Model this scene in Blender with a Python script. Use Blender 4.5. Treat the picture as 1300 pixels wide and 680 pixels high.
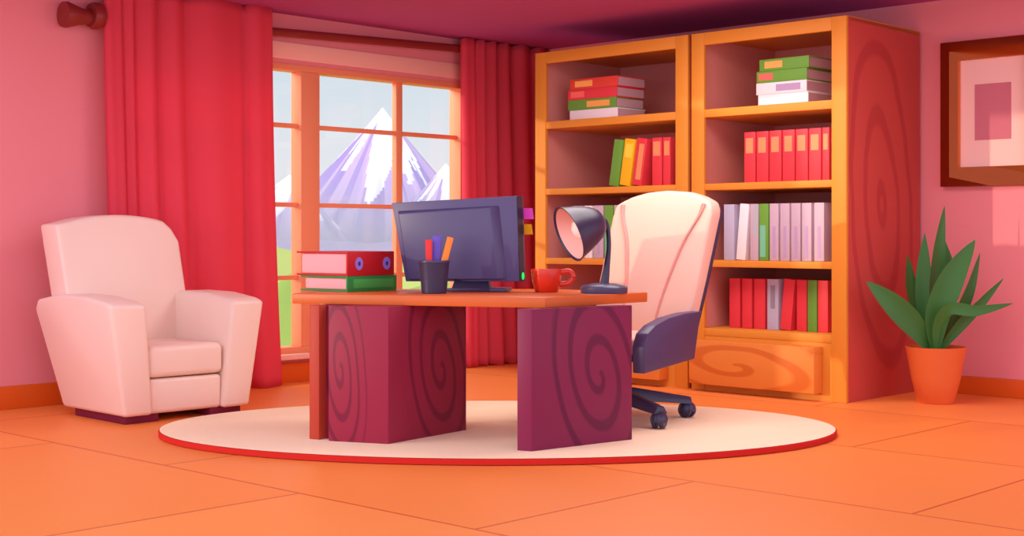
import bpy, bmesh, math, random
from mathutils import Vector, Matrix, Euler
random.seed(4)
SC = bpy.context.scene
for o in list(bpy.data.objects): bpy.data.objects.remove(o)

# ------------------------------------------------------------------ camera
F, H = 1750.0, 1.04                     # focal length in pixels of the 1300 px wide frame, eye height in metres
cam_d = bpy.data.cameras.new('camera'); cam = bpy.data.objects.new('camera', cam_d)
SC.collection.objects.link(cam); SC.camera = cam
cam_d.sensor_fit = 'HORIZONTAL'; cam_d.sensor_width = 36.0
cam_d.lens = 36.0 * F / 1300.0
cam_d.shift_y = -40.0 / 1300.0
cam_d.clip_end = 3000
cam.location = (0, 0, H); cam.rotation_euler = (math.pi / 2, 0, 0)

# ------------------------------------------------------------------ light
def lin(c):
    c /= 255.0
    return c / 12.92 if c <= 0.04045 else ((c + 0.055) / 1.055) ** 2.4
def rgb(r, g, b): return (lin(r), lin(g), lin(b), 1.0)

W = bpy.data.worlds.new('sky'); SC.world = W; W.use_nodes = True
wn = W.node_tree.nodes; wl = W.node_tree.links; wn.clear()
w_out = wn.new('ShaderNodeOutputWorld'); w_bg = wn.new('ShaderNodeBackground')
w_tc = wn.new('ShaderNodeTexCoord'); w_sep = wn.new('ShaderNodeSeparateXYZ')
wl.new(w_tc.outputs['Generated'], w_sep.inputs[0])
w_r = wn.new('ShaderNodeValToRGB'); wl.new(w_sep.outputs['Z'], w_r.inputs[0])
e = w_r.color_ramp.elements
e[0].position = 0.0; e[0].color = rgb(250, 246, 250)
e[1].position = 0.16; e[1].color = rgb(205, 228, 240)
w_r2 = wn.new('ShaderNodeMapRange'); wl.new(w_sep.outputs['Y'], w_r2.inputs[0])
w_r2.inputs['From Min'].default_value = 0.25; w_r2.inputs['From Max'].default_value = -0.35
w_mix = wn.new('ShaderNodeMix'); w_mix.data_type = 'RGBA'
wl.new(w_r2.outputs[0], w_mix.inputs['Factor']); wl.new(w_r.outputs[0], w_mix.inputs['A'])
w_mix.inputs['B'].default_value = (1.55, 1.55, 1.90, 1)      # lilac fill added to the sky half opposite the window, brightening the room
wl.new(w_mix.outputs['Result'], w_bg.inputs[0]); wl.new(w_bg.outputs[0], w_out.inputs[0])
w_bg.inputs[1].default_value = 1.0

sun_d = bpy.data.lights.new('sun', 'SUN'); sun = bpy.data.objects.new('sun', sun_d)
SC.collection.objects.link(sun)
sun_d.energy = 1.3; sun_d.angle = math.radians(0.8); sun_d.color = (1.0, 0.86, 0.62)
SUN_DIR = Vector((0.939, 0.343, -0.133))
sun.rotation_euler = SUN_DIR.to_track_quat('-Z', 'Y').to_euler()

# soft fill light added under the ceiling to brighten the room, above the frame
cl_d = bpy.data.lights.new('ceiling_fill', 'AREA'); cl = bpy.data.objects.new('ceiling_fill', cl_d); SC.collection.objects.link(cl)
cl_d.shape = 'RECTANGLE'; cl_d.size = 2.4; cl_d.size_y = 1.2; cl_d.energy = 62; cl_d.color = (1.0, 0.93, 0.90)
cl.location = (0.9, 7.75, 2.57); cl.rotation_euler = (0, 0, math.radians(-43))
# fill light added outside above the window to brighten curtains and room
wd_d = bpy.data.lights.new('window_fill', 'AREA'); wd = bpy.data.objects.new('window_fill', wd_d); SC.collection.objects.link(wd)
wd_d.shape = 'RECTANGLE'; wd_d.size = 3.4; wd_d.size_y = 1.6; wd_d.energy = 120; wd_d.color = (1.0, 0.90, 0.80)
wd.location = (-2.9, 11.5, 3.6)
wd.rotation_euler = Vector((0.66, -0.60, -0.60)).to_track_quat('-Z', 'Y').to_euler()
SC.view_settings.view_transform = 'Standard'; SC.view_settings.look = 'None'
SC.view_settings.gamma = 1.0; SC.view_settings.use_curve_mapping = False
SC.view_settings.exposure = 0.0

# ------------------------------------------------------------------ geometry helpers
k_ = math.hypot(1850, 1750)
A = (1850 / k_, -1750 / k_); B = (-1750 / k_, -1850 / k_)      # along the right wall, along the left wall
TH = math.atan2(A[1], A[0])
C0 = (32 / F * (F * H / 155), F * H / 155)                      # the room's corner
def G(px, py, z=0.0):
    d = F * (H - z) / (py - 300); return ((px - 650) / F * d, d)
def P(px, py, d): return Vector(((px - 650) / F * d, d, H + (300 - py) / F * d))
def room(s, t, z=0): return (C0[0] + A[0] * s + B[0] * t, C0[1] + A[1] * s + B[1] * t, z)
def onT(px, py, t):
    r = (px - 650) / F
    D = (t + C0[0] * B[0] + C0[1] * B[1]) / (r * B[0] + B[1])
    dx, dy = r * D - C0[0], D - C0[1]
    return dx * A[0] + dy * A[1], H + (300 - py) / F * D
def onS(px, py, s):
    r = (px - 650) / F
    D = (s + C0[0] * A[0] + C0[1] * A[1]) / (r * A[0] + A[1])
    dx, dy = r * D - C0[0], D - C0[1]
    return dx * B[0] + dy * B[1], H + (300 - py) / F * D

def finish(bm, name, mat, parent=None, sharp=38):
    bmesh.ops.remove_doubles(bm, verts=bm.verts, dist=1e-5)
    bmesh.ops.recalc_face_normals(bm, faces=bm.faces)
    for f in bm.faces: f.smooth = True
    lim = math.radians(sharp)
    for ed in bm.edges:
        if len(ed.link_faces) == 2 and ed.calc_face_angle(0) > lim: ed.smooth = False
    me = bpy.data.meshes.new(name); bm.to_mesh(me); bm.free()
    if not isinstance(mat, (list, tuple)): mat = [mat]
    for m in mat: me.materials.append(m)
    o = bpy.data.objects.new(name, me); SC.collection.objects.link(o)
    if parent is not None: o.parent = parent
    return o
def thing(name, label, cat, loc=(0, 0, 0), rz=0.0, group=None):
    o = bpy.data.objects.new(name, None); SC.collection.objects.link(o)
    o.empty_display_size = 0.1; o.location = loc; o.rotation_euler = (0, 0, rz)
    return tag(o, label, cat, group)
def tag(o, label, cat, group=None):
    o['label'] = label; o['category'] = cat
    if group: o['group'] = group
    return o
def struct(o): o['kind'] = 'structure'; return o
def join(dst, src):
    me = bpy.data.meshes.new('tmp'); src.to_mesh(me); src.free(); dst.from_mesh(me); bpy.data.meshes.remove(me)
    return dst
def bevel(bm, w, seg=2, edges=None):
    if w > 0:
        bmesh.ops.remove_doubles(bm, verts=bm.verts, dist=1e-6)
        bmesh.ops.bevel(bm, geom=list(edges or bm.edges), offset=w, segments=seg, profile=0.5, affect='EDGES', clamp_overlap=True)
    return bm
def hexa(p, bw=0.0, seg=2):
    """p: four bottom points then four top points, same winding."""
    bm = bmesh.new(); v = [bm.verts.new(q) for q in p]
    for f in ((3, 2, 1, 0), (4, 5, 6, 7), (0, 1, 5, 4), (1, 2, 6, 5), (2, 3, 7, 6), (3, 0, 4, 7)):
        bm.faces.new([v[i] for i in f])
    return bevel(bm, bw, seg)
def box(x0, x1, y0, y1, z0, z1, bw=0.0, seg=2):
    return hexa([(x0, y0, z0), (x1, y0, z0), (x1, y1, z0), (x0, y1, z0), (x0, y0, z1), (x1, y0, z1), (x1, y1, z1), (x0, y1, z1)], bw, seg)
def prism(poly, vec, bw=0.0, seg=2):
    bm = bmesh.new(); vec = Vector(vec)
    a = [bm.verts.new(q) for q in poly]; b = [bm.verts.new(Vector(q) + vec) for q in poly]
    bm.faces.new(a[::-1]); bm.faces.new(b); n = len(a)
    for i in range(n): bm.faces.new((a[i], a[(i + 1) % n], b[(i + 1) % n], b[i]))
    return bevel(bm, bw, seg)
def lathe(prof, seg=40, mat4=None, close=False):
    """prof: (radius, height) pairs; radius 0 closes the pole."""
    bm = bmesh.new(); rings = []
    for r, z in prof:
        if r < 1e-6: rings.append([bm.verts.new((0, 0, z))])
        else: rings.append([bm.verts.new((r * math.cos(2 * math.pi * i / seg), r * math.sin(2 * math.pi * i / seg), z)) for i in range(seg)])
    for a, b in zip(rings, rings[1:]):
        for i in range(seg):
            j = (i + 1) % seg
            if len(a) == 1 and len(b) == 1: continue
            if len(a) == 1: bm.faces.new((a[0], b[i], b[j]))
            elif len(b) == 1: bm.faces.new((a[i], a[j], b[0]))
            else: bm.faces.new((a[i], a[j], b[j], b[i]))
    if mat4 is not None: bm.transform(mat4)
    return bm
def tube(path, rad, seg=12, caps=True, squash=1.0):
    bm = bmesh.new(); path = [Vector(p) for p in path]; rings = []
    if not isinstance(rad, (list, tuple)): rad = [rad] * len(path)
    up = Vector((0, 0, 1))
    for i, p in enumerate(path):
        t = (path[min(i + 1, len(path) - 1)] - path[max(i - 1, 0)]).normalized()
        u = up.cross(t)
        if u.length < 0.05: u = Vector((1, 0, 0)).cross(t)
        u.normalize(); v = t.cross(u)
        rings.append([bm.verts.new(p + (u * math.cos(2 * math.pi * k / seg) + v * squash * math.sin(2 * math.pi * k / seg)) * rad[i]) for k in range(seg)])
    for a, b in zip(rings, rings[1:]):
        for k in range(seg): bm.faces.new((a[k], a[(k + 1) % seg], b[(k + 1) % seg], b[k]))
    if caps: bm.faces.new(rings[0][::-1]); bm.faces.new(rings[-1])
    return bm
def warp(bm, fn):
    for v in bm.verts: v.co = Vector(fn(v.co.copy()))
    return bm
def bez(pts, n=16):
    """smooth curve through points (Catmull-Rom)"""
    pts = [Vector(p) for p in pts]; P_ = [pts[0] * 2 - pts[1]] + pts + [pts[-1] * 2 - pts[-2]]; out = []
    for i in range(1, len(P_) - 2):
        a, b, c, d = P_[i - 1:i + 3]
        for k in range(n):
            t = k / n
            out.append(0.5 * ((2 * b) + (c - a) * t + (2 * a - 5 * b + 4 * c - d) * t * t + (3 * b - a - 3 * c + d) * t ** 3))
    out.append(pts[-1]); return out

# ------------------------------------------------------------------ materials
def mat(name, col, rough=0.55, spec=0.3, bump=0.0, bscale=40, var=0.0, vscale=3.0, transl=0.0, emit=0):
    m = bpy.data.materials.new(name); m.use_nodes = True; N = m.node_tree.nodes; L = m.node_tree.links
    b = N['Principled BSDF']; b.inputs['Base Color'].default_value = rgb(*col)
    b.inputs['Roughness'].default_value = rough; b.inputs['Specular IOR Level'].default_value = spec
    tc = N.new('ShaderNodeTexCoord')
    if var:
        nz = N.new('ShaderNodeTexNoise'); nz.inputs['Scale'].default_value = vscale; nz.inputs['Detail'].default_value = 3
        L.new(tc.outputs['Object'], nz.inputs['Vector'])
        mr = N.new('ShaderNodeMapRange'); mr.inputs['To Min'].default_value = 1 - var; mr.inputs['To Max'].default_value = 1 + var
        L.new(nz.outputs[0], mr.inputs[0])
        hs = N.new('ShaderNodeHueSaturation'); hs.inputs['Color'].default_value = rgb(*col)
        L.new(mr.outputs[0], hs.inputs['Value']); L.new(hs.outputs[0], b.inputs['Base Color'])
    if bump:
        nb = N.new('ShaderNodeTexNoise'); nb.inputs['Scale'].default_value = bscale; nb.inputs['Detail'].default_value = 4
        L.new(tc.outputs['Object'], nb.inputs['Vector'])
        bu = N.new('ShaderNodeBump'); bu.inputs['Strength'].default_value = bump; bu.inputs['Distance'].default_value = 0.01
        L.new(nb.outputs[0], bu.inputs['Height']); L.new(bu.outputs[0], b.inputs['Normal'])
    if transl:
        tr = N.new('ShaderNodeBsdfTranslucent'); tr.inputs[0].default_value = rgb(*col)
        mx = N.new('ShaderNodeMixShader'); mx.inputs[0].default_value = transl
        L.new(b.outputs[0], mx.inputs[1]); L.new(tr.outputs[0], mx.inputs[2]); L.new(mx.outputs[0], N['Material Output'].inputs[0])
    if emit:
        b.inputs['Emission Color'].default_value = rgb(*col); b.inputs['Emission Strength'].default_value = emit
    return m
def wood(name, col, dark, rough=0.5, spec=0.25, grain=None):
    """painted wood with broad curling figure. grain = list of (u axis, v axis, cu, cv, su, sv, spacing, twist) ring systems in object space"""
    m = mat(name, col, rough, spec); N = m.node_tree.nodes; L = m.node_tree.links; b = N['Principled BSDF']
    tc = N.new('ShaderNodeTexCoord'); sp = N.new('ShaderNodeSeparateXYZ'); L.new(tc.outputs['Object'], sp.inputs[0])
    def M(op, a, c=None, d=None):
        n = N.new('ShaderNodeMath'); n.operation = op
        for i, q in enumerate((a, c, d)):
            if q is None: continue
            if isinstance(q, (int, float)): n.inputs[i].default_value = q
            else: L.new(q, n.inputs[i])
        return n.outputs[0]
    nz = N.new('ShaderNodeTexNoise'); nz.inputs['Scale'].default_value = 2.2; nz.inputs['Detail'].default_value = 1
    L.new(tc.outputs['Object'], nz.inputs['Vector'])
    fac = None
    for (ua, va, cu, cv, su, sv, spc, tw) in (grain or []):
        def axis(w):
            if isinstance(w, str): return sp.outputs[w]
            return M('ADD', M('MULTIPLY', sp.outputs['X'], w[0]), M('MULTIPLY', sp.outputs['Y'], w[1]))
        u = M('DIVIDE', M('SUBTRACT', axis(ua), cu), su); v = M('DIVIDE', M('SUBTRACT', axis(va), cv), sv)
        u = M('ADD', u, M('MULTIPLY', v, 0.25))
        r = M('SQRT', M('ADD', M('MULTIPLY', u, u), M('MULTIPLY', v, v)))
        th = M('DIVIDE', M('ARCTAN2', v, u), 2 * math.pi)
        ph = M('ADD', M('DIVIDE', r, spc), M('MULTIPLY', th, tw))
        ph = M('ADD', ph, M('MULTIPLY', nz.outputs[0], 0.5))
        fr = M('FRACT', ph)
        line = M('SUBTRACT', 1.0, M('SMOOTHSTEP' if False else 'MULTIPLY', M('ABSOLUTE', M('SUBTRACT', fr, 0.5)), 5.5))
        line = M('MULTIPLY', M('MAXIMUM', line, 0.0), 2.2); line = M('MINIMUM', line, 1.0)
        line = M('MULTIPLY', line, M('MAXIMUM', M('MINIMUM', M('MULTIPLY', M('SUBTRACT', 1.35, r), 4.0), 1.0), 0.0))
        fac = line if fac is None else M('MAXIMUM', fac, line)
    if fac is None: fac = M('MULTIPLY', nz.outputs[0], 0.25)
    mx = N.new('ShaderNodeMix'); mx.data_type = 'RGBA'; L.new(fac, mx.inputs['Factor'])
    mx.inputs['A'].default_value = rgb(*col); mx.inputs['B'].default_value = rgb(*dark)
    L.new(mx.outputs['Result'], b.inputs['Base Color'])
    return m

M_WALL = mat('wall_paint', (238, 142, 148), 0.8, 0.15, bump=0.05, bscale=60)
M_CEIL = mat('ceiling_paint', (184, 88, 158), 0.85, 0.1, bump=0.04)
M_BASE = mat('baseboard_wood', (222, 92, 20), 0.5, 0.3, var=0.04)
M_LITBAND = mat('lit_band_paint', (255, 196, 176), 0.6, 0.2)  # sunlit wall tone, painted as a band over the window
M_FRAME = wood('window_wood', (244, 152, 108), (236, 140, 96), 0.5)
M_SILL = mat('sill_paint', (250, 190, 170), 0.5, 0.3)
M_CURT = mat('curtain_cloth', (242, 84, 102), 0.75, 0.15, bump=0.06, bscale=120, transl=0.3)
M_ROD = mat('rod_wood', (140, 44, 40), 0.4, 0.4, var=0.05)
M_CREAM = mat('armchair_leather', (247, 216, 198), 0.42, 0.35, bump=0.03, bscale=90)
M_CHAIR = mat('chair_leather', (236, 190, 170), 0.45, 0.3, bump=0.03, bscale=90)
M_FEET = mat('armchair_plinth', (120, 25, 60), 0.5, 0.3)
M_RUG = mat('rug_pile', (252, 224, 190), 0.9, 0.05, bump=0.25, bscale=160)
M_RUGE = mat('rug_edge', (196, 40, 34), 0.85, 0.1, bump=0.1, bscale=160)
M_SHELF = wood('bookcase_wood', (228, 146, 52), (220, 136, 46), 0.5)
M_INNER = wood('bookcase_inner_wood', (232, 150, 140), (226, 142, 132), 0.6)
M_DARK = mat('charcoal_plastic', (84, 74, 112), 0.38, 0.4)
M_DARK2 = mat('dark_plastic', (52, 44, 74), 0.35, 0.45)
M_MUG = mat('red_glaze', (214, 48, 26), 0.22, 0.5)
M_POT = mat('terracotta', (226, 112, 56), 0.55, 0.3, var=0.05, bump=0.04)
M_SOIL = mat('potting_soil', (150, 84, 30), 0.95, 0.05, bump=0.6, bscale=50)
M_PAPER = mat('page_block', (240, 168, 172), 0.8, 0.1)
M_PAGES = mat('shelf_page_block', (214, 172, 184), 0.8, 0.1)

# ------------------------------------------------------------------ the room
def rooms(bm, name, m, parent=None, sharp=38):
    """mesh laid out in room coordinates: x = along right wall, y = minus distance from it"""
    o = finish(bm, name, m, parent, sharp)
    if parent is None: o.location = (C0[0], C0[1], 0); o.rotation_euler = (0, 0, TH)
    return o
CEIL = 2.62
# floor: large orange boards with darker joints
m = mat('floor_boards', (246, 132, 62), 0.45, 0.3); N = m.node_tree.nodes; L = m.node_tree.links
tc = N.new('ShaderNodeTexCoord'); mp = N.new('ShaderNodeMapping'); L.new(tc.outputs['Object'], mp.inputs[0])
mp.inputs['Location'].default_value = (-4.45 + 20, 1.25 + 1.32 * 10, 0)
br = N.new('ShaderNodeTexBrick'); L.new(mp.outputs[0], br.inputs[0])
br.inputs['Scale'].default_value = 1.0; br.inputs['Brick Width'].default_value = 2.0; br.inputs['Row Height'].default_value = 1.32
br.inputs['Mortar Size'].default_value = 0.008; br.inputs['Mortar Smooth'].default_value = 0.3; br.offset = 0.5
br.inputs['Color1'].default_value = rgb(246, 142, 70); br.inputs['Color2'].default_value = rgb(241, 135, 63); br.inputs['Mortar'].default_value = rgb(204, 92, 36)
L.new(br.outputs[0], N['Principled BSDF'].inputs['Base Color'])
bp = N.new('ShaderNodeBump'); bp.invert = True; bp.inputs['Strength'].default_value = 0.3; bp.inputs['Distance'].default_value = 0.004
L.new(br.outputs['Fac'], bp.inputs['Height']); L.new(bp.outputs[0], N['Principled BSDF'].inputs['Normal'])
M_FLOOR = m
struct(rooms(box(-0.15, 9.5, -9.5, 0.15, -0.12, 0.0), 'floor', M_FLOOR))
# ceiling
cz = box(-0.15, 7.2, -5.4, 0.15, CEIL, CEIL + 0.12)
struct(rooms(cz, 'ceiling', M_CEIL))
# right wall (t = 0)
struct(rooms(box(-0.15, 7.2, 0.0, 0.15, 0.0, CEIL), 'wall_right', M_WALL))
# left wall (s = 0) with the window opening
WT0, WT1, WZ0, WZ1 = 0.87, 4.02, 0.20, 2.27
T_END = 7.3
lw = box(-0.15, 0.0, -WT0, 0.0, 0.0, CEIL)
join(lw, box(-0.15, 0.0, -T_END, -WT1, 0.0, CEIL))
join(lw, box(-0.15, 0.0, -WT1, -WT0, 0.0, WZ0)); join(lw, box(-0.15, 0.0, -WT1, -WT0, WZ1, CEIL))
struct(rooms(lw, 'wall_left', M_WALL))
struct(rooms(box(0.0, 0.02, -T_END, -0.02, 0.0, 0.14, 0.004), 'baseboard_left', M_BASE))
struct(rooms(box(0.02, 7.2, -0.02, 0.0, 0.0, 0.12, 0.004), 'baseboard_right', M_BASE))
struct(rooms(box(0.0, 0.015, -WT1, -WT0, WZ1 + 0.03, WZ1 + 0.15, 0.003), 'lit_band_1', M_LITBAND))  # board added over the window, its peach colour standing for sunlight on the wall
# window: frame, sashes, bars, panes
wroot = bpy.data.objects.new('window_1', None); SC.collection.objects.link(wroot); struct(wroot)
wroot.location = (C0[0], C0[1], 0); wroot.rotation_euler = (0, 0, TH)
fr = bmesh.new()
join(fr, box(-0.12, 0.012, -WT1, -WT1 + 0.07, WZ0, WZ1, 0.004)); join(fr, box(-0.12, 0.012, -WT0 - 0.055, -WT0, WZ0, WZ1, 0.004))
join(fr, box(-0.12, 0.012, -WT1, -WT0, WZ1 - 0.045, WZ1, 0.004)); join(fr, box(-0.12, 0.012, -WT1, -WT0, WZ0, WZ0 + 0.05, 0.004))
finish(fr, 'frame', M_FRAME, wroot)
MUL = 2.44
finish(box(-0.11, 0.008, -MUL - 0.085, -MUL + 0.085, WZ0 + 0.05, WZ1 - 0.045, 0.004), 'mullion', M_FRAME, wroot)
def sash(t0, t1, tm):
    g = bmesh.new()
    join(g, box(-0.08, -0.03, -tm - 0.032, -tm + 0.032, WZ0 + 0.05, WZ1 - 0.045, 0.003))
    for z in (0.745, 1.268, 1.835): join(g, box(-0.078, -0.032, -t1, -t0, z - 0.016, z + 0.016, 0.003))
    finish(g, 'glazing_bar', M_FRAME, wroot)
sash(WT0 + 0.05, MUL - 0.08, 1.545); sash(MUL + 0.08, WT1 - 0.06, 3.25)
mg = bpy.data.materials.new('window_glass'); mg.use_nodes = True; gn = mg.node_tree.nodes; gl = mg.node_tree.links; gn.clear()
go = gn.new('ShaderNodeOutputMaterial'); gt = gn.new('ShaderNodeBsdfTransparent'); gg = gn.new('ShaderNodeBsdfGlossy')
gg.inputs['Roughness'].default_value = 0.02; gm = gn.new('ShaderNodeMixShader'); gm.inputs[0].default_value = 0.04
gl.new(gt.outputs[0], gm.inputs[1]); gl.new(gg.outputs[0], gm.inputs[2]); gl.new(gm.outputs[0], go.inputs[0])
for (t0, t1) in ((WT0 + 0.055, MUL - 0.085), (MUL + 0.085, WT1 - 0.07)):
    finish(box(-0.057, -0.053, -t1, -t0, WZ0 + 0.05, WZ1 - 0.045), 'pane', mg, wroot)
finish(box(-0.01, 0.075, -WT1 - 0.05, -WT0 + 0.05, WZ0 - 0.035, WZ0 + 0.005, 0.008), 'sill', M_SILL, wroot)

# ------------------------------------------------------------------ outside the window
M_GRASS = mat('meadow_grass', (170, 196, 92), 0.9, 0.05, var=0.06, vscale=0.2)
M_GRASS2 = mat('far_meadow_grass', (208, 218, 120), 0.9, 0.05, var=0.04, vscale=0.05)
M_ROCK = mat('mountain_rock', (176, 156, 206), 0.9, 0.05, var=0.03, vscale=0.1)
M_ROCKD = mat('mountain_pale_rock', (206, 184, 218), 0.9, 0.05, var=0.02, vscale=0.1)  # paler copy of the rock, for painted lit flanks and the hazy ridge
M_SNOW = mat('mountain_snow', (252, 252, 255), 0.8, 0.1)
def ridge(name, m_, prof, d0, d1, zb=-3.0, cols=60):
    """rolling hill: crest line given as (pixel x, pixel y) at distance d1, sloping down to distance d0"""
    bm = bmesh.new(); rows = 14; grid = []
    for i in range(cols + 1):
        u = i / cols; x = prof[0][0] + (prof[-1][0] - prof[0][0]) * u
        for (xa, ya), (xb, yb) in zip(prof, prof[1:]):
            if xa <= x <= xb: w = (x - xa) / (xb - xa); w = w * w * (3 - 2 * w); y = ya + (yb - ya) * w; break
        crest = P(x, y, d1); col = []
        for j in range(rows + 1):
            v = j / rows; d = d0 + (d1 * 1.5 - d0) * v
            hh = math.sin(min(d - d0, d1 - d0) / (d1 - d0) * math.pi / 2) if d <= d1 else math.cos((d - d1) / (d1 * 0.5) * math.pi / 2)
            col.append(bm.verts.new((crest.x * (d / d1 * 0.6 + 0.4), d, zb + (crest.z - zb) * hh)))
        grid.append(col)
    for a, b in zip(grid, grid[1:]):
        for j in range(rows): bm.faces.new((a[j], b[j], b[j + 1], a[j + 1]))
    return struct(finish(bm, name, m_, None, 180))
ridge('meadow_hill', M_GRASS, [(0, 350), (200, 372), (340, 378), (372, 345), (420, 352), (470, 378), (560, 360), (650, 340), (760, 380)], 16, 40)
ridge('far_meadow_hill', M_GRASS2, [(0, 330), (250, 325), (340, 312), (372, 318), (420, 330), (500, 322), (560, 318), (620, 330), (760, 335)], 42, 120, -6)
ridge('haze_tinted_ridge', M_ROCKD, [(0, 306), (200, 306), (340, 304), (400, 304), (470, 308), (540, 300), (620, 306), (760, 306)], 150, 330, -12)  # pale ridge added below the peaks, haze put into its colour
def mountain(name, d, left, right, peak, cap, seed):
    """a ridged cone; left / right: slope of its two flanks; snow lies on the cap and runs down the gullies"""
    rnd = random.Random(seed); bm = bmesh.new(); n = 180; rings = 48
    pk = P(peak[0], peak[1], d); zb = -10.0; hgt = pk.z - zb
    ph = [rnd.uniform(0, 6.28) for _ in range(5)]
    tongues = [(rnd.uniform(0, 6.28), rnd.uniform(0.25, 0.6), rnd.uniform(0.05, 0.10)) for _ in range(11)] + cap
    def jag(a): return 0.06 * math.sin(7 * a + ph[0]) + 0.035 * math.sin(17 * a + ph[1]) + 0.015 * math.sin(41 * a + ph[2])
    top = bm.verts.new(pk); prev = None
    for r in range(1, rings + 1):
        f = r / rings; ring = []
        for i in range(n):
            a = 2 * math.pi * i / n; k = left if math.cos(a) < 0 else right
            rr = f * (1 + jag(a) * min(1, 2.5 * f))
            ring.append(bm.verts.new((pk.x + math.cos(a) * hgt / k * rr, d + math.sin(a) * hgt * 0.9 * rr, zb + hgt * (1 - f))))
        for i in range(n):
            j = (i + 1) % n; a = 2 * math.pi * (i + .5) / n
            fc = bm.faces.new((top, ring[i], ring[j])) if prev is None else bm.faces.new((prev[i], ring[i], ring[j], prev[j]))
            lim = 0.13 + 0.03 * math.sin(23 * a + ph[3])
            for (ta, tl, tw) in tongues:
                da = abs((a - ta + 0.5 * f + math.pi) % (2 * math.pi) - math.pi)
                if da < tw * 4 * max(0, (tl - f)) + 0.02: lim = max(lim, tl)
            fc.material_index = 1 if f < lim else (2 if jag(a + 0.12) > jag(a) else 0)  # paler rock painted on one flank of each ridge as its lit side
        prev = ring
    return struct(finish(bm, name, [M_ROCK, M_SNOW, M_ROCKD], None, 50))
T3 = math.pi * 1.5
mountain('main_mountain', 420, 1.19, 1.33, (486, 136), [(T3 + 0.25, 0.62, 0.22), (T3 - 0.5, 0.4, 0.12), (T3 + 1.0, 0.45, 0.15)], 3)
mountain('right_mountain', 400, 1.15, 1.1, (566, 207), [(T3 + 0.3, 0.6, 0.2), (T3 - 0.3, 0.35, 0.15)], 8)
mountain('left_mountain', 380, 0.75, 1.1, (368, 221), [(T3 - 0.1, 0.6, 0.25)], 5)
mist = finish(box(-400, 400, 200, 380, -11.9, 14), 'valley_mist', bpy.data.materials.new('valley_mist_air'))
mm = bpy.data.materials['valley_mist_air']; mm.use_nodes = True; N = mm.node_tree.nodes; L = mm.node_tree.links; N.clear()
vo = N.new('ShaderNodeOutputMaterial'); vs = N.new('ShaderNodeVolumeScatter'); vs.inputs[0].default_value = (1, 0.97, 1, 1)
vt = N.new('ShaderNodeTexCoord'); vx = N.new('ShaderNodeSeparateXYZ'); vm = N.new('ShaderNodeMapRange')
L.new(vt.outputs['Object'], vx.inputs[0]); L.new(vx.outputs['Z'], vm.inputs[0])
vm.inputs['From Min'].default_value = 13.5; vm.inputs['From Max'].default_value = -6; vm.inputs['To Max'].default_value = 0.012
L.new(vm.outputs[0], vs.inputs['Density']); L.new(vs.outputs[0], vo.inputs['Volume'])
mist['kind'] = 'stuff'; mist['label'] = 'pale mist lying before the mountains outside the window'; mist['category'] = 'mist'
struct(finish(box(-900, 900, 13, 1200, -14, -12), 'valley_ground', M_GRASS2))

# ------------------------------------------------------------------ curtain rod and curtains
rod = thing('curtain_rod', 'dark red wooden curtain rod with a flared end knob above the window', 'curtain rod', room(0.12, 4.3, 2.42), TH)
def R_(s, t, z): return (s - 0.12, -(t - 4.3), z - 2.42)
finish(tube([R_(0.06, 4.26, 2.425), R_(0.06, 0.15, 2.565)], 0.03, 20), 'pole', M_ROD, rod)
kn = lathe([(0, 0), (0.078, 0.0), (0.082, 0.02), (0.058, 0.10), (0.045, 0.17), (0.042, 0.2)], 28)
kn.transform(Matrix.Translation(R_(0.088, 4.42, 2.405)) @ Matrix.Rotation(-math.pi / 2, 4, 'X'))
finish(kn, 'finial', M_ROD, rod)
rg = lathe([(0.03, 0), (0.075, 0), (0.084, 0.02), (0.084, 0.05), (0.075, 0.07), (0.03, 0.07)], 28)
rg.transform(Matrix.Translation(R_(0.088, 4.235, 2.42)) @ Matrix.Rotation(-math.pi / 2, 4, 'X'))
finish(rg, 'collar', M_ROD, rod)
for t in (4.2, 0.45):
    finish(box(-0.12, -0.075, -(t - 4.3) - 0.02, -(t - 4.3) + 0.02, -0.01, 0.03, 0.004) if t > 1 else box(-0.12, -0.075, -(t - 4.3) - 0.02, -(t - 4.3) + 0.02, 0.11, 0.15, 0.004), 'bracket', M_ROD, rod)

def curtain(label, top, bottom, ztop, zbot, s0, amp=0.10):
    """top / bottom: fold positions t along the wall, at the head and at the hem"""
    o_t = top[0]; bm = bmesh.new(); nz = 44; per = 14; rows = []
    for j in range(nz + 1):
        v = j / nz; z = ztop + (zbot - ztop) * v; row = []
        vv = v ** 1.6
        n = len(top) - 1
        for i in range(n):
            ta = top[i] + (bottom[i] - top[i]) * vv; tb = top[i + 1] + (bottom[i + 1] - top[i + 1]) * vv
            for k in range(per + (1 if i == n - 1 else 0)):
                w = k / per
                bulge = math.sin(math.pi * w) ** 0.5 * (0.82 + 0.18 * math.cos(2 * math.pi * w + i)) if 0 < w < 1 else 0.0
                wid = min(1.0, 0.25 + abs(ta - tb) / 0.3)
                d = amp * (0.55 + 0.45 * v) * bulge * wid + 0.012 * math.sin(3 * v + i * 1.7)
                zz = z + (0.02 * bulge if j == 0 else 0) - (0.03 * bulge * wid if j == nz else 0)
                row.append(bm.verts.new((s0 + d, -(ta + (tb - ta) * w - o_t), zz)))
        rows.append(row)
    for a, b in zip(rows, rows[1:]):
        for i in range(len(a) - 1): bm.faces.new((a[i], a[i + 1], b[i + 1], b[i]))
    for f in bm.faces: f.smooth = True
    me = bpy.data.meshes.new('curtain'); bm.to_mesh(me); bm.free(); me.materials.append(M_CURT)
    o = bpy.data.objects.new('curtain', me); SC.collection.objects.link(o)
    o.location = room(0, o_t, 0); o.rotation_euler = (0, 0, TH)
    md = o.modifiers.new('thick', 'SOLIDIFY'); md.thickness = 0.01; md.offset = 1
    tag(o, label, 'curtain', 'red curtains'); return o
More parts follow.
